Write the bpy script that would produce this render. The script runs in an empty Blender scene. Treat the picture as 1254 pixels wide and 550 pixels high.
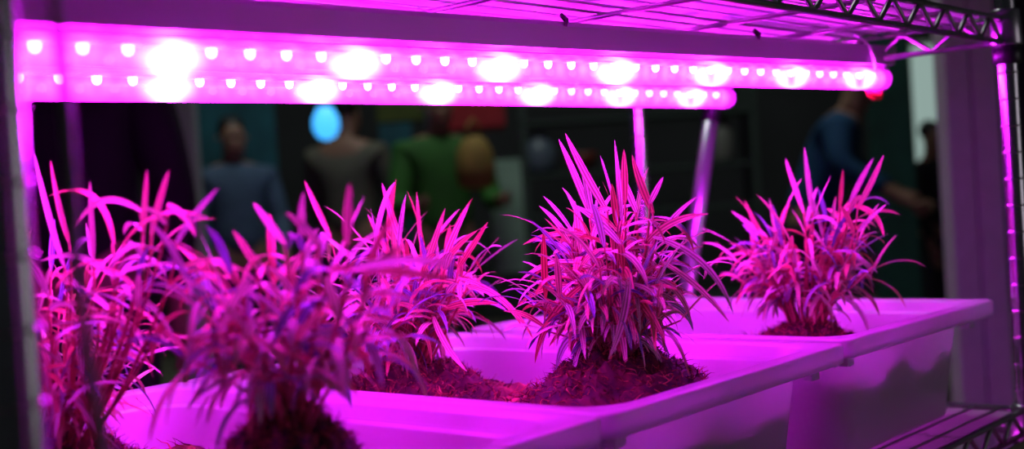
import bpy, bmesh, math, random
from mathutils import Vector, Matrix, noise
random.seed(7)
C = bpy.context.scene.collection
sc = bpy.context.scene
PI = math.pi

# ------------------------------------------------------------------ camera
F = 1474.6
YAW, PITCH, ROLL = 0.7268, -0.0188, -0.0628
CAM = Vector((-1.4456, -0.4977, 0.2816))
fw = Vector((math.cos(PITCH)*math.cos(YAW), math.cos(PITCH)*math.sin(YAW), math.sin(PITCH)))
r0 = fw.cross(Vector((0, 0, 1))).normalized(); u0 = r0.cross(fw)
rt = r0*math.cos(ROLL) + u0*math.sin(ROLL)
up = -r0*math.sin(ROLL) + u0*math.cos(ROLL)
cd = bpy.data.cameras.new('camera'); cam = bpy.data.objects.new('camera', cd); C.objects.link(cam)
m = Matrix((rt, up, -fw)).transposed().to_4x4(); m.translation = CAM
cam.matrix_world = m
cd.sensor_width = 36; cd.lens = 36*F/1254; cd.clip_start = .02; cd.clip_end = 60
cd.dof.use_dof = True; cd.dof.focus_distance = 1.09; cd.dof.aperture_fstop = 3.5
sc.camera = cam

def ray(x, y): return fw + rt*((x-627)/F) + up*((275-y)/F)
def at(x, y, d): return CAM + ray(x, y)*d               # point at depth d
def onX(x, y, X):
    d = ray(x, y); return CAM + d*((X-CAM.x)/d.x)
def onY(x, y, Y):
    d = ray(x, y); return CAM + d*((Y-CAM.y)/d.y)
FLOOR = -.78

# ------------------------------------------------------------------ materials
def mat(name, col=(.5, .5, .5), rough=.5, metal=0, emis=None, es=0, spec=.5, noise_amt=0, noise_scale=20, bump=0, trans=0):
    mt = bpy.data.materials.new(name); mt.use_nodes = True
    nt = mt.node_tree; b = nt.nodes['Principled BSDF']
    b.inputs['Base Color'].default_value = (*col, 1); b.inputs['Roughness'].default_value = rough
    b.inputs['Metallic'].default_value = metal; b.inputs['Specular IOR Level'].default_value = spec
    if emis: b.inputs['Emission Color'].default_value = (*emis, 1); b.inputs['Emission Strength'].default_value = es
    if noise_amt or bump:
        tc = nt.nodes.new('ShaderNodeTexCoord'); n = nt.nodes.new('ShaderNodeTexNoise'); n.inputs['Scale'].default_value = noise_scale; n.inputs['Detail'].default_value = 4
        nt.links.new(tc.outputs['Object'], n.inputs['Vector'])
        if noise_amt:
            r = nt.nodes.new('ShaderNodeValToRGB'); r.color_ramp.elements[0].position = .3; r.color_ramp.elements[1].position = .7
            r.color_ramp.elements[0].color = (*[c*(1-noise_amt) for c in col], 1); r.color_ramp.elements[1].color = (*[min(1, c*(1+noise_amt)) for c in col], 1)
            nt.links.new(n.outputs['Fac'], r.inputs['Fac']); nt.links.new(r.outputs['Color'], b.inputs['Base Color'])
        if bump:
            bp = nt.nodes.new('ShaderNodeBump'); bp.inputs['Strength'].default_value = bump; bp.inputs['Distance'].default_value = .002
            nt.links.new(n.outputs['Fac'], bp.inputs['Height']); nt.links.new(bp.outputs['Normal'], b.inputs['Normal'])
    if trans:
        t = nt.nodes.new('ShaderNodeBsdfTranslucent'); t.inputs['Color'].default_value = (*col, 1)
        mx = nt.nodes.new('ShaderNodeMixShader'); mx.inputs['Fac'].default_value = trans
        out = nt.nodes['Material Output']
        nt.links.new(b.outputs[0], mx.inputs[1]); nt.links.new(t.outputs[0], mx.inputs[2]); nt.links.new(mx.outputs[0], out.inputs['Surface'])
    return mt

M = {}
M['chrome'] = mat('chrome', (.62, .6, .64), .22, 1, noise_amt=.08, noise_scale=60)
M['wire'] = mat('shelf_wire', (.5, .48, .52), .3, .9, noise_amt=.1, noise_scale=50)
M['truss'] = mat('truss_wire', (.3, .3, .3), .32, .9)
M['satin'] = mat('satin_metal', (.75, .72, .8), .34, .85)
M['black'] = mat('black_plastic', (.012, .012, .014), .4)
M['liner'] = mat('liner_plastic', (.78, .76, .8), .35, trans=.25, noise_amt=.06, noise_scale=6)
M['liner_low'] = mat('lower_liner_plastic', (.78, .76, .8), .3, trans=.6, noise_amt=.15, noise_scale=9)
M['batten'] = mat('batten_paint', (.30, .27, .33), .35)
M['tray'] = mat('tray_plastic', (.72, .74, .72), .27, trans=.5, noise_amt=.05, noise_scale=8)
M['soil'] = mat('soil_fill', (.06, .03, .02), .95, noise_amt=.5, noise_scale=60, bump=.6)
M['white_cable'] = mat('white_cable', (.8, .8, .8), .4)
M['grey_cable'] = mat('grey_cable', (.35, .36, .3), .5)
M['red_clip'] = mat('red_clip', (.9, .05, .04), .35)
M['led_red'] = mat('led_red', (1, .3, .5), .3, emis=(1, .014, .6), es=120)
M['led_blue'] = mat('led_blue', (.4, .5, 1), .3, emis=(.12, .0025, 1), es=900)
M['pcb'] = mat('circuit_board', (.8, .8, .8), .5)

def moss_mat():
    mt = bpy.data.materials.new('moss'); mt.use_nodes = True; nt = mt.node_tree; b = nt.nodes['Principled BSDF']
    at_ = nt.nodes.new('ShaderNodeAttribute'); at_.attribute_name = 'rnd'
    r = nt.nodes.new('ShaderNodeValToRGB'); e = r.color_ramp.elements
    e[0].position = 0; e[0].color = (.012, .004, .003, 1); e[1].position = 1; e[1].color = (.6, .2, .1, 1)
    x = e.new(.55); x.color = (.12, .025, .012, 1)
    nt.links.new(at_.outputs['Fac'], r.inputs['Fac']); nt.links.new(r.outputs['Color'], b.inputs['Base Color'])
    b.inputs['Roughness'].default_value = .8
    return mt
M['moss'] = moss_mat()

def leaf_mat():
    # striped leaves: pale margins and veins, greener centre; random tint per leaf, bluish ones imitating blue diode light
    mt = bpy.data.materials.new('variegated_leaf'); mt.use_nodes = True; nt = mt.node_tree; L = nt.links.new; N = nt.nodes.new
    b = nt.nodes['Principled BSDF']; out = nt.nodes['Material Output']
    uv = N('ShaderNodeUVMap'); uv.uv_map = 'UVMap'; sp = N('ShaderNodeSeparateXYZ'); L(uv.outputs[0], sp.inputs[0])
    mm = N('ShaderNodeMath'); mm.operation = 'MULTIPLY'; mm.inputs[1].default_value = 2*PI*2.5; L(sp.outputs[0], mm.inputs[0])
    sn = N('ShaderNodeMath'); sn.operation = 'COSINE'; L(mm.outputs[0], sn.inputs[0])
    mr = N('ShaderNodeMapRange'); mr.inputs[1].default_value = -1; mr.inputs[2].default_value = 1; L(sn.outputs[0], mr.inputs[0])
    a = N('ShaderNodeAttribute'); a.attribute_name = 'rnd'
    tint = N('ShaderNodeValToRGB'); e = tint.color_ramp.elements
    e[0].position = 0; e[0].color = (.7, .2, .12, 1)
    e[1].position = 1; e[1].color = (.22, .3, .6, 1)
    for p, c in ((.22, (.85, .4, .28)), (.5, (.9, .8, .58)), (.8, (.75, .75, .75)), (.9, (.4, .45, .7))):
        x = e.new(p); x.color = (*c, 1)
    L(a.outputs['Fac'], tint.inputs['Fac'])
    dk = N('ShaderNodeMixRGB'); dk.blend_type = 'MULTIPLY'; dk.inputs[2].default_value = (.28, .5, .16, 1); dk.inputs[0].default_value = 0
    L(tint.outputs['Color'], dk.inputs[1]); L(mr.outputs[0], dk.inputs[0])
    L(dk.outputs[0], b.inputs['Base Color']); b.inputs['Roughness'].default_value = .42
    t = N('ShaderNodeBsdfTranslucent'); L(dk.outputs[0], t.inputs['Color'])
    mx = N('ShaderNodeMixShader'); mx.inputs[0].default_value = .2
    L(b.outputs[0], mx.inputs[1]); L(t.outputs[0], mx.inputs[2]); L(mx.outputs[0], out.inputs['Surface'])
    return mt
M['leaf'] = leaf_mat()
M['cane'] = mat('cane', (.42, .16, .1), .6, noise_amt=.4, noise_scale=80)

# far diode positions fix the spacing
T1a, T1z = at(43, 64.3, .753), at(1080, 97, 1.53)
PITCHL = (at(1030, 95.5, .753*2.0015)-T1a).length/33        # diode spacing
T2z = at(890, 120, 1.646); T2s = at(205, 105.5, .9876)
def tube_mat(first):
    # lit diffuser of an LED tube: glows more next to each diode, most next to the blue ones
    mt = bpy.data.materials.new('lit_tube_cover'); mt.use_nodes = True; nt = mt.node_tree; L = nt.links.new; N = nt.nodes.new
    for n in list(nt.nodes):
        if n.type != 'OUTPUT_MATERIAL': nt.nodes.remove(n)
    out = nt.nodes['Material Output']
    tc = N('ShaderNodeTexCoord'); sp = N('ShaderNodeSeparateXYZ'); L(tc.outputs['Object'], sp.inputs[0])
    def math_(op, a, b=None):
        n = N('ShaderNodeMath'); n.operation = op
        for i, v in enumerate((a, b)):
            if v is None: continue
            if isinstance(v, (int, float)): n.inputs[i].default_value = v
            else: L(v, n.inputs[i])
        return n.outputs[0]
    def bump(period, off, width):
        x = math_('ADD', sp.outputs[0], -off + period/2 + period*100)
        x = math_('MODULO', x, period); x = math_('SUBTRACT', x, period/2)
        x = math_('MULTIPLY', x, x); x = math_('DIVIDE', x, -width*width)
        return math_('EXPONENT', x)
    z2 = math_('SUBTRACT', sp.outputs[2], .002); z2 = math_('MULTIPLY', z2, z2); z2 = math_('EXPONENT', math_('DIVIDE', z2, -.010**2))
    g1 = math_('MULTIPLY', bump(PITCHL, first, .006), z2)
    g5 = bump(PITCHL*5, first+PITCHL*3, .0125)
    z3 = math_('ADD', sp.outputs[2], .002); z3 = math_('MULTIPLY', z3, z3); z3 = math_('EXPONENT', math_('DIVIDE', z3, -.011**2))
    g5 = math_('MULTIPLY', g5, z3)
    e1 = N('ShaderNodeEmission'); e1.inputs[0].default_value = (.92, .0045, 1, 1)
    L(math_('ADD', math_('MULTIPLY', g1, 22.0), math_('ADD', math_('MULTIPLY', z3, 14.0), 3)), e1.inputs[1])
    e2 = N('ShaderNodeEmission'); e2.inputs[0].default_value = (.62, .05, 1, 1); L(math_('MULTIPLY', g5, 34), e2.inputs[1])
    ad = N('ShaderNodeAddShader'); L(e1.outputs[0], ad.inputs[0]); L(e2.outputs[0], ad.inputs[1])
    tr = N('ShaderNodeBsdfTransparent'); tr.inputs[0].default_value = (.9, .9, .9, 1)
    ad2 = N('ShaderNodeAddShader'); L(ad.outputs[0], ad2.inputs[0]); L(tr.outputs[0], ad2.inputs[1])
    gl = N('ShaderNodeBsdfGlossy'); gl.inputs['Roughness'].default_value = .08
    mx = N('ShaderNodeMixShader'); mx.inputs[0].default_value = .06; L(ad2.outputs[0], mx.inputs[1]); L(gl.outputs[0], mx.inputs[2])
    L(mx.outputs[0], out.inputs['Surface'])
    return mt

# ------------------------------------------------------------------ helpers
def setp(o, label=None, cat=None, group=None, kind=None):
    if label: o['label'] = label
    if cat: o['category'] = cat
    if group: o['group'] = group
    if kind: o['kind'] = kind
    return o
def thing(name, label, cat, loc=(0, 0, 0), group=None):
    o = bpy.data.objects.new(name, None); C.objects.link(o); o.location = loc; o.empty_display_size = .05
    return setp(o, label, cat, group)
class MB:
    def __init__(s): s.v = []; s.f = []; s.sm = []
    def add(s, vs, fs, smooth=True):
        k = len(s.v); s.v += [tuple(v) for v in vs]; s.f += [tuple(i+k for i in f) for f in fs]; s.sm += [smooth]*len(fs)
    def tube(s, pts, r, n=8, cap=True):
        pts = [Vector(p) for p in pts]; rs = r if isinstance(r, (list, tuple)) else [r]*len(pts)
        vs = []; prev = None
        for i, p in enumerate(pts):
            a = pts[max(i-1, 0)]; b = pts[min(i+1, len(pts)-1)]; d = (b-a).normalized()
            if prev is None:
                prev = d.cross(Vector((0, 0, 1)) if abs(d.z) < .9 else Vector((1, 0, 0))).normalized()
            prev = (prev - d*prev.dot(d)).normalized(); q = d.cross(prev)
            for j in range(n):
                t = 2*PI*j/n; vs.append(p + (prev*math.cos(t)+q*math.sin(t))*rs[i])
        fs = []
        for i in range(len(pts)-1):
            for j in range(n):
                fs.append((i*n+j, i*n+(j+1) % n, (i+1)*n+(j+1) % n, (i+1)*n+j))
        if cap: fs += [tuple(range(n))[::-1], tuple((len(pts)-1)*n+j for j in range(n))]
        s.add(vs, fs)
    def box(s, lo, hi, bev=0):
        (x0, y0, z0), (x1, y1, z1) = lo, hi
        if bev:
            bm = bmesh.new(); bmesh.ops.create_cube(bm, size=1)
            for v in bm.verts: v.co = Vector(((x0+x1)/2+v.co.x*(x1-x0), (y0+y1)/2+v.co.y*(y1-y0), (z0+z1)/2+v.co.z*(z1-z0)))
            bmesh.ops.bevel(bm, geom=bm.edges[:], offset=bev, segments=2, affect='EDGES')
            bm.verts.index_update(); s.add([v.co.copy() for v in bm.verts], [[v.index for v in f.verts] for f in bm.faces], False); bm.free(); return
        s.add([(x, y, z) for x in (x0, x1) for y in (y0, y1) for z in (z0, z1)],
              [(0, 1, 3, 2), (4, 6, 7, 5), (0, 4, 5, 1), (2, 3, 7, 6), (0, 2, 6, 4), (1, 5, 7, 3)], False)
    def lathe(s, c, prof, n=24, axis='z'):
        vs = []
        for (r, h) in prof:
            for j in range(n):
                t = 2*PI*j/n
                vs.append((c[0]+r*math.cos(t), c[1]+r*math.sin(t), c[2]+h) if axis == 'z' else (c[0]+h, c[1]+r*math.cos(t), c[2]+r*math.sin(t)))
        fs = [(i*n+j, i*n+(j+1) % n, (i+1)*n+(j+1) % n, (i+1)*n+j) for i in range(len(prof)-1) for j in range(n)]
        fs += [tuple(range(n))[::-1], tuple((len(prof)-1)*n+j for j in range(n))]
        s.add(vs, fs)
    def build(s, name, m, parent=None, off=None):
        me = bpy.data.meshes.new(name)
        o_ = Vector(off) if off is not None else Vector((0, 0, 0))
        me.from_pydata([tuple(Vector(v)-o_) for v in s.v], [], s.f); me.update()
        me.polygons.foreach_set('use_smooth', s.sm)
        me.materials.append(m)
        o = bpy.data.objects.new(name, me); C.objects.link(o); o.location = o_
        if parent:
            o.parent = parent
            o.location = o_ - wloc(parent) if off is not None else -wloc(parent)
        return o
def wloc(o):
    l = o.location.copy()
    while o.parent: o = o.parent; l = l + o.location
    return l

# ------------------------------------------------------------------ wire shelving unit
XL, XR, YF, YB = -1.208, 0.0, 0.0, .53
Z1, TH = .4317, .027
shelf = thing('wire_shelving_unit', 'chrome wire shelving unit holding the trays and the glowing tubes', 'shelving', (XR, YF, FLOOR))
for k, (x, y) in enumerate(((XR+.004, YF), (XL, YF), (XR, YB), (XL, YB))):
    mb = MB(); prof = []; z = FLOOR+.03
    while z < .62:
        prof += [(.0119, z), (.0119, z+.0006), (.0119, z+.0282), (.0119, z+.0288), (.0127, z+.0292), (.0129, z+.0298), (.0127, z+.0304), (.0119, z+.0308)]; z += .031
    mb.lathe((x, y, 0), prof, 24); p = mb.build('post', M['chrome'], shelf)
    mb = MB(); mb.lathe((x, y, FLOOR), [(.008, 0), (.022, .002), (.024, .008), (.012, .014), (.008, .034)], 20)
    mb.build('levelling_foot', M['black'], p)
    for zz in (Z1+.002, -.03):
        mb = MB(); mb.lathe((x, y, zz), [(.0175, -.006), (.0185, -.004), (.0165, .034), (.0155, .036)], 20)
        mb.build('corner_collar', M['wire'], p)
        mb = MB(); mb.lathe((x, y, zz), [(.0135, -.028), (.0165, -.026), (.0165, -.006), (.0135, -.005)], 20)
        mb.build('sleeve_clip', M['black'], p)
def truss(a, b, zb, h, r, n, mname, m):
    a = Vector(a); b = Vector(b); mb = MB()
    mb.tube([a+Vector((0, 0, zb)), b+Vector((0, 0, zb))], r); mb.tube([a+Vector((0, 0, zb+h)), b+Vector((0, 0, zb+h))], r)
    pts = []
    d = (b-a)/n
    for i in range(n):
        p0 = a+d*(i); p1 = a+d*(i+1); mid = (p0+p1)/2
        for t in (0, .12, .5-.06):
            q = p0.lerp(mid, min(1, t/.5) if t else 0) if t < .5 else mid
            pts.append(q+Vector((0, 0, zb+h*(.02 if t == 0 else (t/.5*.98)))))
        for t in (.06, .38):
            pts.append(mid.lerp(p1, t/.5)+Vector((0, 0, zb+h*(1-(t/.5)*.98))))
    pts.append(b+Vector((0, 0, zb)))
    mb.tube(pts, r*.82, 6)
    return mb.build(mname, m, shelf)
NX = 18
for zb in (Z1, -TH-.0):
    x0, x1 = XL+.016, XR-.012
    # bay boundaries line up with the photographed teeth at multiples of .066 from the right end
    truss((x0, YF, 0), (x1, YF, 0), zb, TH, .0034, NX, 'front_truss', M['truss'])
    truss((x0, YB, 0), (x1, YB, 0), zb, TH, .0034, NX, 'back_truss', M['wire'])
    truss((XR, YF+.016, 0), (XR, YB-.016, 0), zb, TH, .0034, 7, 'end_truss', M['wire'])
    truss((XL, YF+.016, 0), (XL, YB-.016, 0), zb, TH, .0034, 7, 'end_truss', M['wire'])
    mb = MB(); zt = zb+TH
    for i in range(1, 18):
        y = YF + (YB-YF)*i/18
        mb.tube([(XL+.004, y, zt-.0), (XR-.004, y, zt-.0)], .0016, 6)
    mb.build('deck_wires', M['wire'], shelf)
    mb = MB()
    for i in range(1, 7):
        x = XR-.02-(XR-XL)*i/7+.02
        mb.tube([(x, YF, zt-.0052), (x, YB, zt-.0052)], .0026, 8)
    mb.build('cross_rods', M['wire'], shelf)
for nm, zz, lb in (('shelf_liner', Z1+TH+.004, 'translucent pale plastic sheet lying on the upper wire deck, over the tubes'),
                   ('shelf_liner', -.0042, 'pale plastic sheet fixed under the wires of the lower deck')):
    mb = MB(); mb.box((XL+.03, YF+.012, zz), (XR-.008, YB-.012, zz+.002), .0005)
    o = mb.build(nm, M['liner' if zz > 0 else 'liner_low'], off=(XL/2, YB/2, zz)); setp(o, lb, 'shelf liner')

M['olive_dark'] = mat('dark_olive_board', (.16, .14, .10), .7, noise_amt=.1)
mb = MB(); mb.box((XL+.02, YF-.031, -.135), (XR+.006, YF-.0265, -.0165), .0008)
o = mb.build('front_board', M['olive_dark'], off=(XL/2, YF, -.135)); setp(o, 'dark olive board hung along the front edge of the lower deck', 'board')
# ------------------------------------------------------------------ LED tube lamps
def lamp(A, B, label, first):
    A = Vector(A); B = Vector(B); d = (B-A); Ln = d.length; d.normalize()
    root = thing('led_tube_lamp', label, 'grow light', A)
    root.rotation_mode = 'QUATERNION'
    side = Vector((0, 0, 1)).cross(d).normalized(); up_ = d.cross(side)
    root.rotation_quaternion = Matrix((d, side, up_)).transposed().to_quaternion()
    def loc(mb, name, m, parent=root):
        me = mb.build(name, m); me.parent = parent; me.location = (0, 0, 0); return me
    R_ = .0132
    n = 28; mb = MB()
    mb.lathe((0, 0, 0), [(R_, .012), (R_, Ln-.012)], n, 'x')
    mb.f = mb.f[:-2]; mb.sm = mb.sm[:-2]
    loc(mb, 'tube_cover', tube_mat(first))
    for x0, x1 in ((-.004, .016), (Ln-.016, Ln+.004)):
        mb = MB(); rr = R_+.0006
        s_ = 1 if x0 > 0 else -1
        pr = [(rr, x0+(0 if s_ > 0 else .004)), (rr, x1-(.004 if s_ > 0 else 0)), (rr-.003, x1)] if s_ > 0 else [(rr-.003, x0), (rr, x0+.004), (rr, x1)]
        mb.lathe((0, 0, 0), pr, n, 'x'); loc(mb, 'end_cap', M['endcap'])
    mb = MB(); mb.box((.012, -.009, .0065), (Ln-.012, .009, .008)); loc(mb, 'circuit_board', M['pcb'])
    # batten above the tube
    mb = MB()
    sec = [(-.017, .040), (-.0175, .036), (-.014, .0165), (.014, .0165), (.0175, .036), (.017, .040)]
    vs = [(x, y, z) for x in (-.012, Ln+.010) for (y, z) in sec]; k = len(sec)
    mb.add(vs, [(i, (i+1) % k, k+(i+1) % k, k+i) for i in range(k)] + [tuple(range(k))[::-1], tuple(range(k, 2*k))], False)
    bt = loc(mb, 'batten', M['batten'])
    for xx in (Ln*.475, Ln*.74):
        mb = MB(); mb.tube([(xx, -.0178, .036), (xx, -.020, .042), (xx, -.014, .047), (xx+.006, -.008, .047), (xx+.01, -.012, .040)], .0016, 8)
        c = loc(mb, 'hanging_clip', M['black'], bt)
    for xx in (.004, Ln-.004):
        mb = MB(); mb.box((xx-.007, -.010, .010), (xx+.007, .010, .018), .0015); loc(mb, 'lamp_holder', M['batten'])
    idx = -int(first/PITCHL); x = first+idx*PITCHL
    while x < Ln-.014:
        if x > .014:
            blue = (idx % 5 == 3)
            mb = MB(); hs = .0031
            mb.lathe((x, 0, 0), [(.0006, -.0004), (.0022, .0002), (.0034, .0018), (.0039, .0038), (.0038, .0066)], 12)
            loc(mb, 'diode', M['led_blue' if blue else 'led_red'])
        x += PITCHL; idx += 1
    return root
M['endcap'] = mat('end_cap', (.85, .8, .85), .3, trans=.5)
d1 = (T1z-T1a).normalized(); A1 = T1a-d1*.078; T1b = T1z; dirT = d1
lamp1 = lamp(A1, T1b, 'glowing pink LED tube lamp nearest the front, longer on the right and higher in view', .078)
T2b = T2z; d2 = (T2z-T2s).normalized(); A2 = T2b-d2*(T1b-A1).length; off2 = ((T2s-A2).length-3*PITCHL) % (5*PITCHL)
lamp2 = lamp(A2, T2b, 'glowing pink LED tube lamp behind the front one, its far end above the slanted pole', off2)
# white flex looping down to the end of the front tube and a red clip under it
mb = MB(); pts = [at(x, y, d) for x, y, d in ((1046, 42, 1.47), (1056, 48, 1.47), (1065, 58, 1.475), (1070, 70, 1.48), (1072, 82, 1.49), (1072, 89, 1.51))]
mb.tube(pts, .0022, 10); o = mb.build('power_cord', M['white_cable'], off=pts[0]); setp(o, 'short white cord looping from the wire shelf to the far end of the front tube', 'cord')
mb = MB(); c = T1b - dirT*.018
for a in range(-1, 2): pass
pts = [c+Vector((0, 0, -.0145))+dirT*dx+Vector((0, 0, dz)) for dx, dz in ((-.022, .002), (-.014, -.004), (-.004, -.007), (.006, -.007), (.012, -.001))]
mb.tube(pts, [.002, .005, .006, .006, .003], 10)
o = mb.build('red_clip', M['red_clip'], off=c); setp(o, 'small red plastic clip under the far end of the front tube', 'clip')

# ------------------------------------------------------------------ trays
def rrect(x0, y0, x1, y1, r, seg=7):
    pts = []
    for cx, cy, a0 in ((x1-r, y1-r, 0), (x0+r, y1-r, PI/2), (x0+r, y0+r, PI), (x1-r, y0+r, 3*PI/2)):
        for i in range(seg+1):
            a = a0+PI/2*i/seg; pts.append((cx+r*math.cos(a), cy+r*math.sin(a)))
    return pts
TW, TL, TZ = .383, .505, .129
def tray(X1, Y0, rot, label):
    root = thing('planter_tray', label, 'tray', (X1, Y0, .0015), 'white planter trays on the lower wire deck'); root.rotation_euler = (0, 0, rot)
    def ring(inset, z, r):
        return [(x, y, z) for x, y in rrect(-TW+inset, inset, -inset, TL-inset, r)]
    rings = [ring(.046, 0.0, .040), ring(.040, 0, .045), ring(.0385, .003, .046), ring(.027, .108, .042), ring(.026, .1165, .040),
             ring(.0250, .1175, .036), ring(.0035, .1175, .014), ring(.0030, .1115, .014), ring(.0012, .1110, .014), ring(.0004, .1118, .014), ring(0, .1268, .014), ring(.0008, .1284, .014), ring(.0026, .129, .014),
             ring(.0215, .1280, .036), ring(.0232, .1262, .038), ring(.0255, .1165, .042), ring(.0275, .1150, .044), ring(.0310, .1146, .047), ring(.0325, .1130, .048),
             ring(.0440, .006, .046), ring(.0480, .003, .042), ]
    n = len(rings[0]); mb = MB()
    vs = [v for r in rings for v in r]
    fs = [(i*n+j, i*n+(j+1) % n, (i+1)*n+(j+1) % n, (i+1)*n+j) for i in range(len(rings)-1) for j in range(n)]
    fs += [tuple(range(n))[::-1], tuple((len(rings)-1)*n+j for j in range(n))]
    mb.add(vs, fs, True)
    o = mb.build('basin', M['tray']); o.parent = root; o.location = (0, 0, 0)
    # small stacking tabs under the lip
    for x, y, ax in ((-.034, .0225, 0), (-TW+.034, .0225, 0), (-.0225, .034, 1), (-.0225, TL-.034, 1), (-.034, TL-.0225, 0), (-TW+.034, TL-.0225, 0), (-TW+.0225, .034, 1), (-TW+.0225, TL-.034, 1)):
        mb = MB(); a, b = (.0075, .0045) if ax == 0 else (.0045, .0075)
        mb.box((x-a, y-b, .0985), (x+a, y+b, .1180), .0005)
        t = mb.build('stacking_tab', M['tray']); t.parent = root; t.location = (0, 0, 0)
    return root
TR = [(-.79, .008, .03), (-.405, .018, .03), (-.002, .025, .0)]
tlab = ['white plastic planter tray nearest the camera, holding the two blurred plants', 'white plastic planter tray in the middle of the row, holding two plants', 'white plastic planter tray at the far end beside the ribbed post, holding one plant']
slab = ['dark moss and soil filling the nearest tray', 'dark moss and soil filling the middle tray', 'dark moss and soil filling the far tray']
mats_tr = []
for (X1, Y0, rot), lb in zip(TR, tlab): mats_tr.append(tray(X1, Y0, rot, lb))

PL = {}   # plant base positions
PL['p1'] = (-1.00, .380); PL['p2'] = (-.965, .135); PL['p3'] = (-.60, .405); PL['p4'] = (-.60, .143); PL['p5'] = (-.19, .178)
def soil_h(wx, wy):
    h = .072 + .022*noise.noise(Vector((wx*17, wy*17, 3))) + .010*noise.noise(Vector((wx*40, wy*40, 5)))
    for (px, py) in PL.values():
        d = math.hypot(wx-px, wy-py); h += .034*math.exp(-(d/.085)**2)
    return h
def fibre(mb, rnd, p, L, w, n3=3, up=.5):
    d = Vector((random.uniform(-1, 1), random.uniform(-1, 1), random.uniform(-.3, up))).normalized(); q = Vector(p); vs = []; c = random.random()
    s = d.cross(Vector((random.random(), random.random(), random.random()))).normalized()*w
    for i in range(n3+1):
        ww = 1-.8*i/n3; vs += [q-s*ww, q+s*ww, q+d.cross(s).normalized()*w*ww]
        q = q+d*L/n3; d = (d+Vector((random.uniform(-.6, .6), random.uniform(-.6, .6), random.uniform(-.7, .4)))).normalized()
    fs = []
    for i in range(n3):
        for a, b in ((0, 1), (1, 2), (2, 0)): fs.append((i*3+a, i*3+b, i*3+3+b, i*3+3+a))
    mb.add(vs, fs, False); rnd += [c]*len(vs)
def set_rnd(o, rnd):
    a = o.data.attributes.new('rnd', 'FLOAT', 'POINT'); a.data.foreach_set('value', rnd)
for (X1, Y0, rot), lb in zip(TR, slab):
    c, s = math.cos(rot), math.sin(rot)
    def w(x, y): return (X1+x*c-y*s, Y0+x*s+y*c)
    nx, ny = 44, 56; mb = MB(); rnd = []; vs = []
    x0, x1, y0, y1 = -TW+.0375, -.0375, .0375, TL-.0375
    for i in range(nx+1):
        for j in range(ny+1):
            x = x0+(x1-x0)*i/nx; y = y0+(y1-y0)*j/ny
            # round the corners so the fill follows the basin
            cr = .03
            ex = max(0, cr-(x-x0), cr-(x1-x)); ey = max(0, cr-(y-y0), cr-(y1-y))
            if ex > 0 and ey > 0:
                l = math.hypot(ex, ey)
                if l > cr:
                    k = cr/l; x += (ex-ex*k)*(1 if x < (x0+x1)/2 else -1); y += (ey-ey*k)*(1 if y < (y0+y1)/2 else -1)
            wx, wy = w(x, y); h = soil_h(wx, wy)
            vs.append((wx, wy, h)); rnd.append(.25+.5*max(0, .5+noise.noise(Vector((wx*90, wy*90, 0)))))
    fs = [(i*(ny+1)+j, (i+1)*(ny+1)+j, (i+1)*(ny+1)+j+1, i*(ny+1)+j+1) for i in range(nx) for j in range(ny)]
    # skirt down to the basin floor
    border = [i*(ny+1) for i in range(nx+1)] + [nx*(ny+1)+j for j in range(1, ny+1)] + [i*(ny+1)+ny for i in range(nx-1, -1, -1)] + [j for j in range(ny-1, 0, -1)]
    cx, cy = w((x0+x1)/2, (y0+y1)/2)
    base = len(vs)
    for b in border:
        v = vs[b]; vs.append((cx+(v[0]-cx)*.895, cy+(v[1]-cy)*.92, .009)); rnd.append(.2)
    nb = len(border)
    for k in range(nb): fs.append((border[k], base+k, base+(k+1) % nb, border[(k+1) % nb]))
    fs.append(tuple(base+k for k in range(nb)))
    mb.add(vs, fs, True)
    for _ in range(1500):
        x = random.uniform(x0+.01, x1-.01); y = random.uniform(y0+.01, y1-.01); wx, wy = w(x, y)
        fibre(mb, rnd, (wx, wy, soil_h(wx, wy)), random.uniform(.006, .018), random.uniform(.0005, .0011))
    o = mb.build('moss_substrate', M['moss'], off=(cx, cy, .009)); set_rnd(o, rnd); setp(o, lb, 'soil', kind='stuff')

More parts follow.
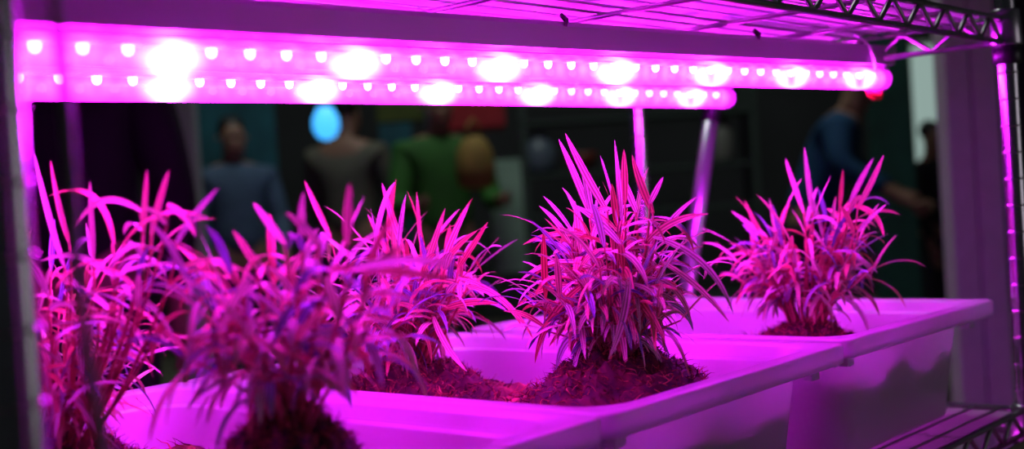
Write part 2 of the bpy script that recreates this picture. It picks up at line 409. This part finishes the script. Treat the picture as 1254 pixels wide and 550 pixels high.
# ------------------------------------------------------------------ plants
def bez(a, b, c, n):
    return [a*(1-t)**2+b*2*t*(1-t)+c*t*t for t in [i/n for i in range(n+1)]]
class Fol:
    def __init__(s): s.v = []; s.f = []; s.uv = []; s.r = []
    def strip(s, pts, wid, nrm_hint=None, twist=0, fold=.25, rnd=None):
        n = len(pts)-1; k = len(s.v); rnd = random.random() if rnd is None else rnd
        for i, p in enumerate(pts):
            d = (pts[min(i+1, n)]-pts[max(i-1, 0)]).normalized(); t = i/n
            h = nrm_hint or Vector((0, 0, 1))
            sd = d.cross(h)
            if sd.length < .05: sd = d.cross(Vector((1, .3, 0)))
            sd.normalize(); nn = sd.cross(d)
            a = twist*t+twist*.3; sd2 = sd*math.cos(a)+nn*math.sin(a); nn2 = -sd*math.sin(a)+nn*math.cos(a)
            w_ = wid*min(1.0, (t*1.0+.02)**.5*(1-t)**.72*1.95)*.5+.00012
            s.v += [p-sd2*w_+nn2*w_*fold, p, p+sd2*w_+nn2*w_*fold]
            s.r += [rnd]*3
        for i in range(n):
            a = k+i*3
            for q in (0, 1):
                s.f.append((a+q, a+q+1, a+q+4, a+q+3))
                u0_, u1_ = q/2, (q+1)/2; t0, t1 = i/n, (i+1)/n
                s.uv += [u0_, t0, u1_, t0, u1_, t1, u0_, t1]
    def leaf(s, base, dir0, L, wid, droop, twist=0, seg=9, rnd=None):
        d = dir0.normalized(); p = base.copy(); pts = [p.copy()]
        for i in range(seg):
            p = p+d*L/seg; pts.append(p.copy()); d = (d+Vector((0, 0, -droop*(.4+1.2*i/seg)))).normalized()
        s.strip(pts, wid, None, twist, random.uniform(.1, .45), rnd)
    def build(s, name, parent, off):
        me = bpy.data.meshes.new(name); me.from_pydata([tuple(v-off) for v in s.v], [], s.f); me.update()
        me.polygons.foreach_set('use_smooth', [True]*len(s.f))
        uv = me.uv_layers.new(name='UVMap'); uv.data.foreach_set('uv', s.uv)
        a = me.attributes.new('rnd', 'FLOAT', 'POINT'); a.data.foreach_set('value', s.r)
        me.materials.append(M['leaf']); o = bpy.data.objects.new(name, me); C.objects.link(o); o.parent = parent; o.location = (0, 0, 0)
        return o
def plant(key, label, ztop, ncane, rad, hmin, hmax, Lmin, Lmax, wid, spikes, mound=.085, lean=(0, 0), low=.4, seed=1, spread=1.0, per=(4, 6), sw=1.0):
    random.seed(seed)
    px, py = PL[key]; root = thing('bamboo_plant', label, 'plant', (px, py, .075), 'striped narrow-leaved plants under the grow light')
    o0 = Vector((px, py, .075))
    X1, Y0, _ = TR[{'p1': 0, 'p2': 0, 'p3': 1, 'p4': 1, 'p5': 2}[key]]
    def inside(x, y): return min(max(x, X1-TW+.055), X1-.055), min(max(y, Y0+.052), Y0+TL-.055)
    # mossy root ball
    mb = MB(); rnd = []; vs = []; n, mr = 84, 40
    for i in range(mr+1):
        q = i/mr
        for j in range(n):
            a = 2*PI*j/n; R_ = mound*(1+.16*noise.noise(Vector((math.cos(a)*1.5+seed, math.sin(a)*1.5, 2))))*q
            x, y = inside(px+R_*math.cos(a), py+R_*math.sin(a))
            h = (ztop-.066)*(1-q**2.3)+.066
            h += .010*noise.noise(Vector((x*45, y*45, 1)))+.007*noise.noise(Vector((x*130, y*130, 1)))+.0035*noise.noise(Vector((x*330, y*330, 1)))
            vs.append((x, y, h)); rnd.append(min(1, max(0, .22+.75*noise.noise(Vector((x*240, y*240, 4))))))
    mb.add(vs, [(i*n+j, i*n+(j+1) % n, (i+1)*n+(j+1) % n, (i+1)*n+j) for i in range(mr) for j in range(n)])
    for _ in range(3400):
        q = random.random()**.6; a = random.uniform(0, 2*PI); j = int(a/(2*PI)*n) % n; v = vs[int(q*mr)*n+j]
        fibre(mb, rnd, v, random.uniform(.004, .013), random.uniform(.0003, .0009), up=.9)
    o = mb.build('moss_root_ball', M['moss'], root); set_rnd(o, rnd)
    fo = Fol(); mb = MB()
    for k in range(ncane):
        a = random.uniform(0, 2*PI); rr = rad*.28*math.sqrt(random.random())
        b = Vector((px+rr*math.cos(a)*.8, py+rr*math.sin(a)*.8, ztop-.012))
        a2 = a+random.uniform(-.7, .7); out = random.random()**.8*rad*spread; hh = random.uniform(hmin, hmax)*(1-.35*(out/rad)**2)
        tip = b+Vector((math.cos(a2)*out+lean[0], math.sin(a2)*out+lean[1], hh))
        mid = b.lerp(tip, .5)+Vector((-math.cos(a2)*out*.25, -math.sin(a2)*out*.25, hh*.15))
        pts = bez(b, mid, tip, 7); mb.tube(pts, [.0016-.0009*i/7 for i in range(8)], 5)
        nl = random.randint(*per)
        for q in range(nl):
            t = low+(1-low)*(q+random.random()*.6)/nl; t = min(t, 1)
            p = pts[min(7, int(t*7))].lerp(pts[min(7, int(t*7)+1)], t*7-int(t*7))
            az = a2+random.gauss(0, 1.3); el = random.uniform(-.5, 1.15)*(.6+.4*t)
            d = Vector((math.cos(az)*math.cos(el), math.sin(az)*math.cos(el), math.sin(el)))
            fo.leaf(p, d, random.uniform(Lmin, Lmax)*(.65+.35*t), wid*random.uniform(.7, 1.15), random.uniform(.08, .42), random.uniform(-.9, .9), rnd=random.random())
        d = (pts[-1]-pts[-3]).normalized()+Vector((random.uniform(-.7, .7), random.uniform(-.7, .7), .2))
        fo.leaf(pts[-1], d, random.uniform(Lmin, Lmax), wid, random.uniform(.02, .16), random.uniform(-.6, .6), rnd=random.random())
    # the individual leaves that stick out of the tuft, (foot, tip, bend, width factor, plane offset)
    for (x0, y0, x1, y1, bend, wf, dx) in spikes:
        p0 = onX(x0, y0, px+dx); p2 = onX(x1, y1, px+dx*1.4+random.uniform(-.012, .012))
        dd = p2-p0; s_ = dd.cross(fw).normalized()
        if abs(x1-x0) > .6*abs(y1-y0): bend = abs(bend)*(1 if s_.z > 0 else -1)
        m_ = (p0+p2)/2+s_*dd.length*bend
        tgt = Vector((px+(p0.x-px)*.25, py+(p0.y-py)*.25, ztop-.01))
        st = bez(tgt, Vector((p0.x, p0.y, (p0.z+tgt.z)/2)).lerp(p0-dd*.25, .5), p0+dd*.03, 7); mb.tube(st, [.0015-.0005*i/7 for i in range(8)], 5)
        for q in (3, 4, 5, 6):
            az = random.uniform(0, 2*PI); fo.leaf(st[q], Vector((math.cos(az), math.sin(az), random.uniform(-.1, 1.2))), random.uniform(Lmin, Lmax)*.9, wid, random.uniform(.08, .35), random.uniform(-.8, .8))
        fo.strip(bez(p0, m_, p2, 12), wid*min(wf, 1.1)*sw, -fw*1.0+Vector((0, 0, .3)), random.uniform(-.5, .5), .3, rnd=random.uniform(.12, .75))
    mb.build('canes', M['cane'], root)
    fo.build('foliage', root, o0)
    return root

plant('p4', 'bushy striped plant in sharp focus on its moss mound, front corner of the middle tray', .146, 62, .060, .045, .135, .040, .074, .0070,
      [(745, 262, 692, 163, .03, 1.2, -.01), (722, 262, 684, 170, -.03, 1, .01), (765, 250, 764, 183, 0, 1, 0), (800, 262, 774, 190, .05, 1.2, .01), (795, 250, 812, 217, 0, .8, .0),
       (745, 300, 640, 300, .2, .9, 0), (730, 330, 636, 345, .25, 1, -.02), (720, 345, 655, 445, .2, 1, -.03), (725, 370, 672, 425, .1, .9, 0), (790, 300, 868, 262, -.2, 1, .0), (800, 290, 898, 385, -.25, 1.1, -.01),
       (810, 320, 893, 395, -.1, .9, 0), (760, 300, 700, 250, .1, 1, -.03), (770, 340, 745, 440, .1, 1.1, -.04), (770, 350, 815, 420, -.1, 1, -.03), (700, 300, 660, 252, -.1, .8, 0), (780, 262, 757, 205, .0, 1, .02),
       (800, 300, 855, 240, .1, .8, .02), (720, 350, 633, 375, .2, .9, 0)],
      mound=.112, seed=4)
plant('p3', 'bushy striped plant at the back of the middle tray, left of the sharpest one', .126, 54, .072, .05, .140, .042, .076, .0068,
      [(495, 310, 468, 224, .02, 1.3, 0), (405, 290, 373, 221, .02, 1.2, 0), (515, 300, 510, 235, 0, .7, 0), (545, 320, 585, 282, .05, 1, 0), (540, 330, 575, 250, .05, 1.2, 0), (560, 330, 597, 272, 0, .9, .01),
       (520, 330, 545, 255, 0, 1, -.01), (560, 340, 655, 420, -.2, .9, -.01), (570, 350, 640, 402, -.2, .9, -.01), (480, 320, 450, 262, 0, .9, 0), (540, 380, 610, 372, .1, 1, -.01), (470, 370, 420, 455, .1, 1, -.03),
       (500, 380, 465, 460, .15, 1.1, -.03), (530, 385, 572, 455, -.1, 1, -.02), (450, 330, 392, 285, 0, 1, 0)],
      mound=.10, seed=9)
plant('p5', 'bushy striped plant in the far tray near the mauve column', .120, 50, .066, .07, .135, .040, .068, .0066,
      [(995, 262, 985, 180, .02, 1.3, 0), (985, 262, 962, 194, .02, 1, 0), (1050, 255, 1082, 190, -.03, 1.1, 0), (1040, 250, 1070, 193, .04, 1, .01), (1028, 255, 1032, 207, 0, .9, 0), (1040, 250, 1082, 290, -.35, 1.1, 0),
       (940, 290, 895, 258, .0, .9, 0), (940, 300, 912, 245, .05, .9, 0), (930, 310, 888, 318, .2, .9, 0), (1050, 285, 1086, 250, .05, .8, 0), (1040, 310, 1075, 335, -.1, .9, 0), (950, 290, 942, 243, 0, .9, .01)],
      mound=.085, seed=15)
plant('p2', 'blurred bushy plant rising from the dark mound in the nearest tray', .156, 36, .066, .055, .112, .042, .068, .0068,
      [(425, 300, 428, 224, 0, 1.1, 0), (315, 330, 285, 282, .05, 1, 0), (350, 300, 310, 248, 0, 1, 0), (370, 290, 372, 235, .05, 1, 0), (290, 330, 218, 330, .2, 1, 0), (390, 300, 350, 260, .1, 1, 0),
       (300, 380, 250, 450, .2, 1.3, -.02), (310, 400, 312, 475, 0, 1.5, -.02), (430, 330, 560, 325, .08, 1.3, -.01), (400, 330, 560, 345, .05, 1.1, 0), (450, 340, 500, 300, .1, 1, 0), (445, 350, 485, 260, .1, .9, 0), (280, 360, 215, 300, .05, 1, 0)],
      mound=.07, seed=22, low=.5, sw=.85)
plant('p1', 'blurred sparse plant leftmost in the nearest tray, beside the hanging grey cable', .126, 50, .078, .05, .165, .038, .062, .0056,
      [(85, 300, 62, 196, .03, 1.2, 0), (80, 330, 42, 188, .03, 1.2, 0), (115, 320, 110, 222, 0, 1.0, 0), (175, 290, 180, 208, 0, .9, 0), (185, 290, 207, 208, .02, 1.3, 0), (215, 300, 268, 230, .05, 1.2, 0),
       (140, 300, 60, 240, .35, 1.1, 0), (175, 260, 90, 285, .35, 1, 0), (205, 250, 240, 290, -.1, 1, 0), (150, 300, 255, 268, .2, .9, 0), (140, 340, 50, 320, .2, 1.1, 0), (120, 380, 45, 400, .25, 1, 0), (190, 400, 235, 440, -.1, 1.4, 0), (150, 360, 215, 420, -.2, 1, 0)],
      mound=.09, seed=31, spread=1.0, per=(4, 6), low=.35, sw=.85)
random.seed(77)

# ------------------------------------------------------------------ pole and hanging cable
mb = MB(); pa, pb = at(873, 128, 1.92), at(834, 410, 1.87)
mb.tube([pa, pb], .0128, 20)
pole = thing('slanted_pole', 'slanted silver pole with a black collar on top, under the end of the rear tube', 'pole', pb)
mb.build('shaft', M['satin'], pole)
mb = MB(); d = (pb-pa).normalized(); mb.tube([pa-d*.05, pa-d*.046, pa+d*.028, pa+d*.030], [.011, .0155, .0155, .0135], 18); mb.build('collar', M['black'], pole)
mb = MB(); mb.tube([pb, Vector((pb.x-.01, pb.y, FLOOR))], .011, 16); mb.build('lower_shaft', M['chrome'], pole)
mb = MB(); pts = [at(x, y, .47) for x, y in ((58, -90), (68, 0), (78, 100), (86, 200), (94, 330), (108, 440), (128, 560), (150, 640))]
mb.tube(pts, .0026, 10); o = mb.build('hanging_cable', M['grey_cable'], off=pts[0]); setp(o, 'thin blurred grey cable hanging in front of the leftmost plant', 'cable')

# ------------------------------------------------------------------ surroundings
def wallbox(name, x0, x1, y0, y1, d, thick, m, label=None, cat=None, kind=None, parent=None):
    """upright slab facing the camera at depth d that covers the given part of the view"""
    a = at(x0, (y0+y1)/2, d); b = at(x1, (y0+y1)/2, d); zt = at((x0+x1)/2, y0, d).z; zb = max(FLOOR, at((x0+x1)/2, y1, d).z)
    h = Vector((b.x-a.x, b.y-a.y, 0)); w = h.length; h.normalize(); n = Vector((h.y, -h.x, 0))
    mb = MB(); mb.box((0, -thick, 0), (w, 0, zt-zb), min(.01, w*.1))
    o = mb.build(name, m); o.location = (a.x, a.y, zb); o.rotation_euler = (0, 0, math.atan2(h.y, h.x))
    if parent: o.parent = parent; o.location = Vector((a.x, a.y, zb))-wloc(parent)
    setp(o, label, cat, None, kind); return o
M['floor'] = mat('floor', (.13, .12, .085), .6, noise_amt=.2, noise_scale=3)
M['wall'] = mat('wall', (.02, .022, .024), .8, noise_amt=.3, noise_scale=1.5)
M['bgcol'] = mat('column_tube_tint', (.9, .72, .88), .5, noise_amt=.05)  # purple of the tubes' light mixed into the base colour
M['bgcol2'] = mat('grey_pillar_paint', (.34, .34, .34), .6)
M['teal'] = mat('teal_cloth', (.01, .09, .12), .8, noise_amt=.3, noise_scale=5)
M['dkgreen'] = mat('dark_green_cloth', (.006, .05, .04), .8, noise_amt=.3, noise_scale=5)
M['green'] = mat('green_cloth', (.02, .12, .01), .8, noise_amt=.3, noise_scale=5)
M['red'] = mat('red_cloth', (.32, .01, .02), .8, noise_amt=.2)
M['pale'] = mat('pale_cloth', (.22, .33, .26), .8, noise_amt=.3, noise_scale=4)
M['olive'] = mat('olive_board', (.06, .08, .01), .8, noise_amt=.3)
mb = MB(); mb.box((-6, -5, FLOOR-.1), (14, 14, FLOOR)); o = mb.build('floor', M['floor']); setp(o, kind='structure')
wallbox('wall_back', -900, 2200, -700, 900, 11, .1, M['wall'], kind='structure')

# metal column with a groove, purple light tinted into its colour, standing right of the shelving
def column(cx0, cx1, d, m, label, groove=True):
    a = at(cx0, 300, d); b = at(cx1, 300, d); h = Vector((b.x-a.x, b.y-a.y, 0)); w = h.length; h.normalize(); ang = math.atan2(h.y, h.x)
    root = thing('column', label, 'column', (a.x, a.y, FLOOR)); root.rotation_euler = (0, 0, ang)
    H = 3.0
    for i, (u0_, u1_, yo) in enumerate(((0, .465, 0), (.50, 1, 0), (.44, .52, .014)) if groove else ((0, 1, 0),)):
        mb = MB(); mb.box((w*u0_, yo, 0), (w*u1_, .10-yo, H), .006); o = mb.build('profile' if i < 2 else 'groove_shade_strip', m if i < 2 else M['black']); o.parent = root; o.location = (0, 0, 0)  # black strip puts the groove's shade into its colour
    return root
column(1170, 1233, 3.4, M['bgcol'], 'grey metal column with a mauve cast and a vertical groove, beyond the ribbed right post')
wallbox('partition_board', 1236, 1295, -60, 700, 3.6, .05, M['wall'], 'near-black upright panel right of the mauve column', 'panel')
column(214, 246, 5.0, M['bgcol2'], 'plain grey pillar beyond the leftmost plant', False)
wallbox('teal_curtain', 250, 345, 20, 500, 8.5, .04, M['teal'], 'dark teal curtain hanging right of the grey pillar', 'curtain')
wallbox('teal_banner', 472, 512, 130, 420, 8, .03, M['teal'], 'narrow dark teal banner between the khaki and green clothed people', 'banner')
wallbox('dark_green_curtain', 1066, 1120, -60, 500, 6.5, .04, M['dkgreen'], 'dark green curtain left of the pale window', 'curtain')
M['pane'] = mat('lit_pane', (.3, .35, .33), .4, emis=(.36, .5, .46), es=.55)
w1 = wallbox('window_1', 1114, 1164, 50, 232, 9.5, .06, M['bgcol2'], kind='structure')
wallbox('window_pane', 1119, 1160, 56, 226, 9.4, .02, M['pane'], parent=None, kind='structure')
wallbox('pale_banner', 603, 642, 195, 335, 8, .03, M['pale'], 'pale green upright banner right of the green clothed person', 'banner')
wallbox('red_awning', 528, 618, 112, 162, 7.5, .3, M['red'], 'dark red awning above the green clothed person', 'awning')
wallbox('olive_sign', 462, 528, 118, 150, 7.6, .05, M['olive'], 'dark olive green sign board left of the red awning', 'sign')
M['amber'] = mat('amber_cloth', (.26, .17, .035), .8, noise_amt=.25, noise_scale=9)
# dark storage rack far behind the sharp plant, with a few things on it
def frame_at(x0, x1, d):
    a = at(x0, 200, d); b = at(x1, 200, d); h = Vector((b.x-a.x, b.y-a.y, 0)); w = h.length; h.normalize(); return a, w, math.atan2(h.y, h.x), h
M['rack'] = mat('rack_paint', (.03, .05, .04), .6)
a, w_, an, hx = frame_at(640, 930, 8.6)
rk = thing('storage_rack', 'dark green storage rack far behind the sharp plant and the slanted pole', 'rack', (a.x, a.y, FLOOR)); rk.rotation_euler = (0, 0, an)
shz = [.3, .95, at(780, 205, 8.6).z-FLOOR, at(780, 140, 8.6).z-FLOOR]
for zz in shz:
    mb = MB(); mb.box((0, 0, zz-.03), (w_, .4, zz), .004); o = mb.build('shelf_board', M['rack']); o.parent = rk; o.location = (0, 0, 0)
for xx in (0, w_-.04):
    for yy in (0, .36):
        mb = MB(); mb.box((xx, yy, 0), (xx+.04, yy+.04, 2.1), .004); o = mb.build('upright', M['rack']); o.parent = rk; o.location = (0, 0, 0)
def on_rack(xpx, zi, prof, m, name, label, cat):
    p = at(xpx, 200, 8.6); q = Vector((p.x-hx.y*.16, p.y+hx.x*.16, FLOOR+shz[zi]))
    mb = MB(); mb.lathe((0, 0, 0), prof, 18); o = mb.build(name, m); o.location = q; setp(o, label, cat); return o
M['greybox'] = mat('grey_blue_ceramic', (.10, .13, .17), .4); M['darkred'] = mat('dark_red_ceramic', (.16, .03, .02), .4); M['greyjar'] = mat('grey_glaze', (.16, .16, .14), .4)
on_rack(662, 2, [(.09, 0), (.12, .05), (.13, .16), (.10, .24), (.06, .27), (.07, .30)], M['greybox'], 'jar', 'grey-blue jar at the left end of the dark storage rack', 'jar')
on_rack(716, 2, [(.07, 0), (.10, .09), (.11, .13), (.10, .135)], M['darkred'], 'flower_pot', 'dark red pot beside the grey-blue jar on the storage rack', 'pot')
on_rack(890, 2, [(.07, 0), (.085, .03), (.085, .24), (.04, .31), (.035, .36)], M['greyjar'], 'bottle', 'pale grey bottle at the right end of the storage rack', 'bottle')
# glowing blue lamp
M['cyan'] = mat('blue_glow', (.2, .6, 1), .3, emis=(.05, .42, 1), es=1.3)
bl = thing('blue_lamp', 'bright light-blue glowing lamp left of the khaki clothed person', 'lamp', at(399, 150, 6.2))
mb = MB(); mb.lathe((0, 0, 0), [(.012, -.09), (.045, -.075), (.068, -.03), (.066, .02), (.042, .07), (.02, .09)], 20); o = mb.build('globe', M['cyan']); o.parent = bl; o.location = (0, 0, 0)
mb = MB(); mb.tube([(0, 0, .085), (0, 0, 1.2)], .008, 8); o = mb.build('hanging_rod', M['black']); o.parent = bl; o.location = (0, 0, 0)
mb = MB(); mb.lathe((0, 0, .08), [(.03, 0), (.03, .03), (.012, .05)], 16); o = mb.build('socket', M['black']); o.parent = bl; o.location = (0, 0, 0)

# ------------------------------------------------------------------ people far behind (standing on the floor)
M['skin'] = mat('skin', (.26, .14, .09), .55)
M['hair'] = mat('hair', (.012, .010, .010), .5)
M['trouser'] = mat('dark_trousers', (.012, .012, .02), .8)
M['shoe'] = mat('shoe', (.02, .02, .02), .5)
def skinmesh(name, joints, edges, m, parent, sub=2, root_i=0):
    me = bpy.data.meshes.new(name); me.from_pydata([j[0] for j in joints], edges, []); me.update(); me.materials.append(m)
    o = bpy.data.objects.new(name, me); C.objects.link(o)
    md = o.modifiers.new('skin', 'SKIN'); md.use_smooth_shade = True
    lay = me.skin_vertices[0].data if len(me.skin_vertices) else None
    if lay is None:
        bm = bmesh.new(); bm.from_mesh(me); bm.verts.layers.skin.verify(); bm.to_mesh(me); bm.free(); lay = me.skin_vertices[0].data
    for i, j in enumerate(joints):
        r = j[1]; lay[i].radius = r if isinstance(r, tuple) else (r, r); lay[i].use_root = (i == root_i)
    s = o.modifiers.new('sub', 'SUBSURF'); s.levels = 1; s.render_levels = sub
    o.parent = parent; return o
def person(x, d, height, face_ang, shirt, trouser, label, bend=0.0, arms=((.25, .0), (.25, .0)), ypx=300, sleeves=True, hair_long=False):
    p = at(x, ypx, d); root = thing('person', label, 'person', (p.x, p.y, FLOOR)); root.rotation_euler = (0, 0, face_ang); root.scale = (height/1.72,)*3
    # person faces local -Y; bend = forward lean of the trunk
    cb, sb = math.cos(bend), math.sin(bend)
    def T(x_, y_, z_):            # lean about the hips
        dz = z_-.92; return (x_, y_*cb - dz*sb, .92+dz*cb + y_*sb*-1) if z_ > .92 else (x_, y_, z_)
    J = [((0, 0, .93), (.15, .11)), (T(0, -.01, 1.08), (.135, .10)), (T(0, 0, 1.28), (.165, .115)), (T(0, 0, 1.41), (.12, .09)), (T(0, -.005, 1.475), (.055, .055)), (T(0, -.02, 1.55), (.068, .08)), (T(0, -.02, 1.63), (.078, .098)), (T(0, -.01, 1.69), (.055, .07)), (T(0, -.115, 1.585), (.016, .02))]
    E_ = [(0, 1), (1, 2), (2, 3), (3, 4), (4, 5), (5, 6), (6, 7), (5, 8)]
    def limb(pts, start):
        k = start
        for p_, r_ in pts: J.append((p_, r_)); E_.append((k, len(J)-1)); k = len(J)-1
        return k
    hands = []
    armj = []
    for s_, (fwd, bnd) in zip((-1, 1), arms):
        sh = T(s_*.19, 0, 1.385); el = T(s_*(.235+.04*fwd), -.29*math.sin(fwd), 1.385-.29*math.cos(fwd))
        f2 = fwd+bnd; wr = (el[0]-s_*.03, el[1]-.25*math.sin(f2), el[2]-.25*math.cos(f2))
        hd = (wr[0]-s_*.005, wr[1]-.075*math.sin(f2), wr[2]-.075*math.cos(f2))
        k = limb([(sh, .058), (el, .042), (wr, .027), (hd, (.040, .018))], 3)
        for q in range(4):
            w_ = (q-1.5)*.018; L_ = (.062, .075, .07, .055)[q]
            a_ = (hd[0], hd[1]+w_*math.cos(f2), hd[2]-w_*math.sin(f2)-.0)
            b_ = (hd[0], a_[1]-(.05+L_*.4)*math.sin(f2), a_[2]-(.05+L_*.4)*math.cos(f2)); c_ = (hd[0]-s_*.018, b_[1]-L_*.5*math.sin(f2), b_[2]-L_*.5*math.cos(f2))
            limb([(b_, .009), (c_, .007)], k)
        limb([((hd[0]-s_*.012, hd[1]-.03, hd[2]+.02), .011), ((hd[0]-s_*.02, hd[1]-.05, hd[2]-.02), .008)], k)
        armj.append((sh, el, wr))
    for s_ in (-1, 1):
        limb([((s_*.09, 0, .86), (.09, .10)), ((s_*.10, -.01, .48), .06), ((s_*.105, .02, .10), .038), ((s_*.11, -.04, .035), (.04, .03)), ((s_*.115, -.15, .025), (.04, .022))], 0)
    skinmesh('body', J, E_, M['skin'], root)
    # shirt
    S = [((0, 0, .90), (.175, .135)), (T(0, -.01, 1.08), (.160, .125)), (T(0, 0, 1.28), (.19, .14)), (T(0, 0, 1.42), (.135, .105)), (T(0, -.003, 1.465), (.068, .066))]
    SE = [(0, 1), (1, 2), (2, 3), (3, 4)]
    for (sh, el, wr) in armj:
        e2 = tuple(sh[i]+(el[i]-sh[i])*.85 for i in range(3)); k = 3
        seq = [(sh, .078), (el, .060), (tuple(el[i]+(wr[i]-el[i])*.9 for i in range(3)), .042)] if sleeves else [(sh, .078), (e2, .066)]
        for p_, r_ in seq: S.append((p_, r_)); SE.append((k, len(S)-1)); k = len(S)-1
    skinmesh('shirt', S, SE, shirt, root)
    P_ = [((0, 0, .95), (.165, .125))]; PE = []
    for s_ in (-1, 1):
        k = 0
        for p_, r_ in (((s_*.09, 0, .84), (.105, .115)), ((s_*.10, -.01, .48), .078), ((s_*.105, .02, .09), .062)): P_.append((p_, r_)); PE.append((k, len(P_)-1)); k = len(P_)-1
    skinmesh('trousers', P_, PE, trouser, root)
    for s_ in (-1, 1):
        skinmesh('shoe', [((s_*.11, .03, .045), (.045, .045)), ((s_*.113, -.08, .04), (.05, .038)), ((s_*.116, -.17, .03), (.042, .026))], [(0, 1), (1, 2)], M['shoe'], root)
    H_ = [(T(0, .035, 1.60), (.085, .075)), (T(0, .015, 1.68), (.092, .095)), (T(0, -.02, 1.735), (.06, .07))]
    HE = [(0, 1), (1, 2)]
    if hair_long: H_.append((T(0, .05, 1.48), (.075, .05))); HE.append((0, 3))
    skinmesh('hair', H_, HE, M['hair'], root)
    # facial features
    for s_ in (-1, 1):
        mb = MB(); c = Vector(T(s_*.030, -.108, 1.615)); mb.lathe(c-Vector((0, 0, 0)), [(.001, -.008), (.010, -.004), (.011, 0), (.010, .004), (.001, .008)], 10)
        e = mb.build('eye', M['eye']); e.parent = root; e.location = (0, 0, 0)
        skinmesh('ear', [(T(s_*.083, 0, 1.60), (.008, .018)), (T(s_*.088, .006, 1.625), (.008, .02))], [(0, 1)], M['skin'], root, 1)
    mb = MB(); mb.tube([T(-.024, -.100, 1.545), T(0, -.112, 1.543), T(.024, -.100, 1.545)], [.003, .007, .003], 8); e = mb.build('mouth', M['lips']); e.parent = root; e.location = (0, 0, 0)
    return root
M['eye'] = mat('eye', (.05, .04, .04), .2); M['lips'] = mat('lips', (.35, .10, .09), .5)
vz = YAW-PI/2      # angle that turns local -Y towards the camera
def cloth(n, c): return mat(n, c, .85, noise_amt=.15, noise_scale=12)
person(90, 2.9, 1.74, vz+PI, cloth('black_jacket', (.004, .003, .006)), M['trouser'], 'person in a black jacket seen from behind, left of the grey pillar', arms=((.1, .2), (.1, .2)))
person(293, 6.5, 1.60, vz+.4, cloth('light_blue_shirt', (.05, .09, .15)), M['trouser'], 'person in a light blue shirt standing before the teal curtain', arms=((.2, .6), (.2, .6)))
person(432, 6.8, 1.72, vz+PI-.3, cloth('khaki_shirt', (.10, .095, .065)), M['trouser'], 'person in a khaki shirt and dark trousers, turned away beside the blue lamp', sleeves=True)
person(545, 6.0, 1.66, vz+.3, M['green'], cloth('dark_green_trousers', (.01, .05, .008)), 'person in dark green clothes holding a tan bag under the red awning', arms=((.3, 1.3), (.3, 1.3)))
person(985, 5.6, 1.66, vz+1.2, cloth('blue_shirt', (.003, .05, .13)), M['trouser'], 'person in a blue shirt leaning forward, seen above the far plant', bend=.45, arms=((.5, .5), (.5, .5)))
person(1149, 6.9, 1.36, vz+.5, cloth('black_shirt', (.012, .012, .014)), M['trouser'], 'short dark-haired person in a black shirt in front of the pale window')
bag = thing('tan_bag', 'tan bag held in front of the green clothed person', 'bag', at(584, 232, 5.65))
mb = MB(); mb.lathe((0, 0, 0), [(.04, 0), (.085, .02), (.095, .09), (.085, .18), (.055, .235), (.03, .25)], 18); o = mb.build('pouch', M['amber']); o.parent = bag; o.location = (0, 0, 0)
mb = MB(); mb.tube([(-.04, 0, .235), (-.035, 0, .30), (0, 0, .33), (.035, 0, .30), (.04, 0, .235)], .008, 8); o = mb.build('strap', M['amber']); o.parent = bag; o.location = (0, 0, 0)

# ------------------------------------------------------------------ light
wd = bpy.data.worlds.new('world'); sc.world = wd; wd.use_nodes = True
wd.node_tree.nodes['Background'].inputs[0].default_value = (.75, .85, 1, 1); wd.node_tree.nodes['Background'].inputs[1].default_value = .009
def area(name, loc, target, size, power, col):
    l = bpy.data.lights.new(name, 'AREA'); l.size = size; l.energy = power; l.color = col; o = bpy.data.objects.new(name, l); C.objects.link(o)
    o.location = loc; o.rotation_euler = (Vector(target)-Vector(loc)).to_track_quat('-Z', 'Y').to_euler(); return o
area('hall_fill', at(500, -1500, 4.5), at(600, 250, 7), 1.5, 85, (.9, 1, .95))  # unseen area light added overhead to light the people behind
area('tray_front_fill', (.5, -1.5, .25), (-.3, .05, .05), .8, 1.1, (1, .9, 1))  # unseen area light added low in front to brighten the tray walls

l = area('lower_deck_fill', (-.35, .26, -.16), (-.35, .26, 0), .9, 2.2, (.95, .03, 1)); l.data.shape = 'RECTANGLE'; l.data.size_y = .05  # unseen magenta light added under the deck so its liner glows
# ------------------------------------------------------------------ render look
sc.view_settings.view_transform = 'Standard'; sc.view_settings.look = 'None'; sc.view_settings.gamma = 1; sc.view_settings.use_curve_mapping = False
sc.view_settings.exposure = 0.28
sc.cycles.use_denoising = True
sc.cycles.max_bounces = 8; sc.cycles.transparent_max_bounces = 12
sc.cycles.caustics_reflective = False; sc.cycles.caustics_refractive = False
sc.cycles.sample_clamp_indirect = 6
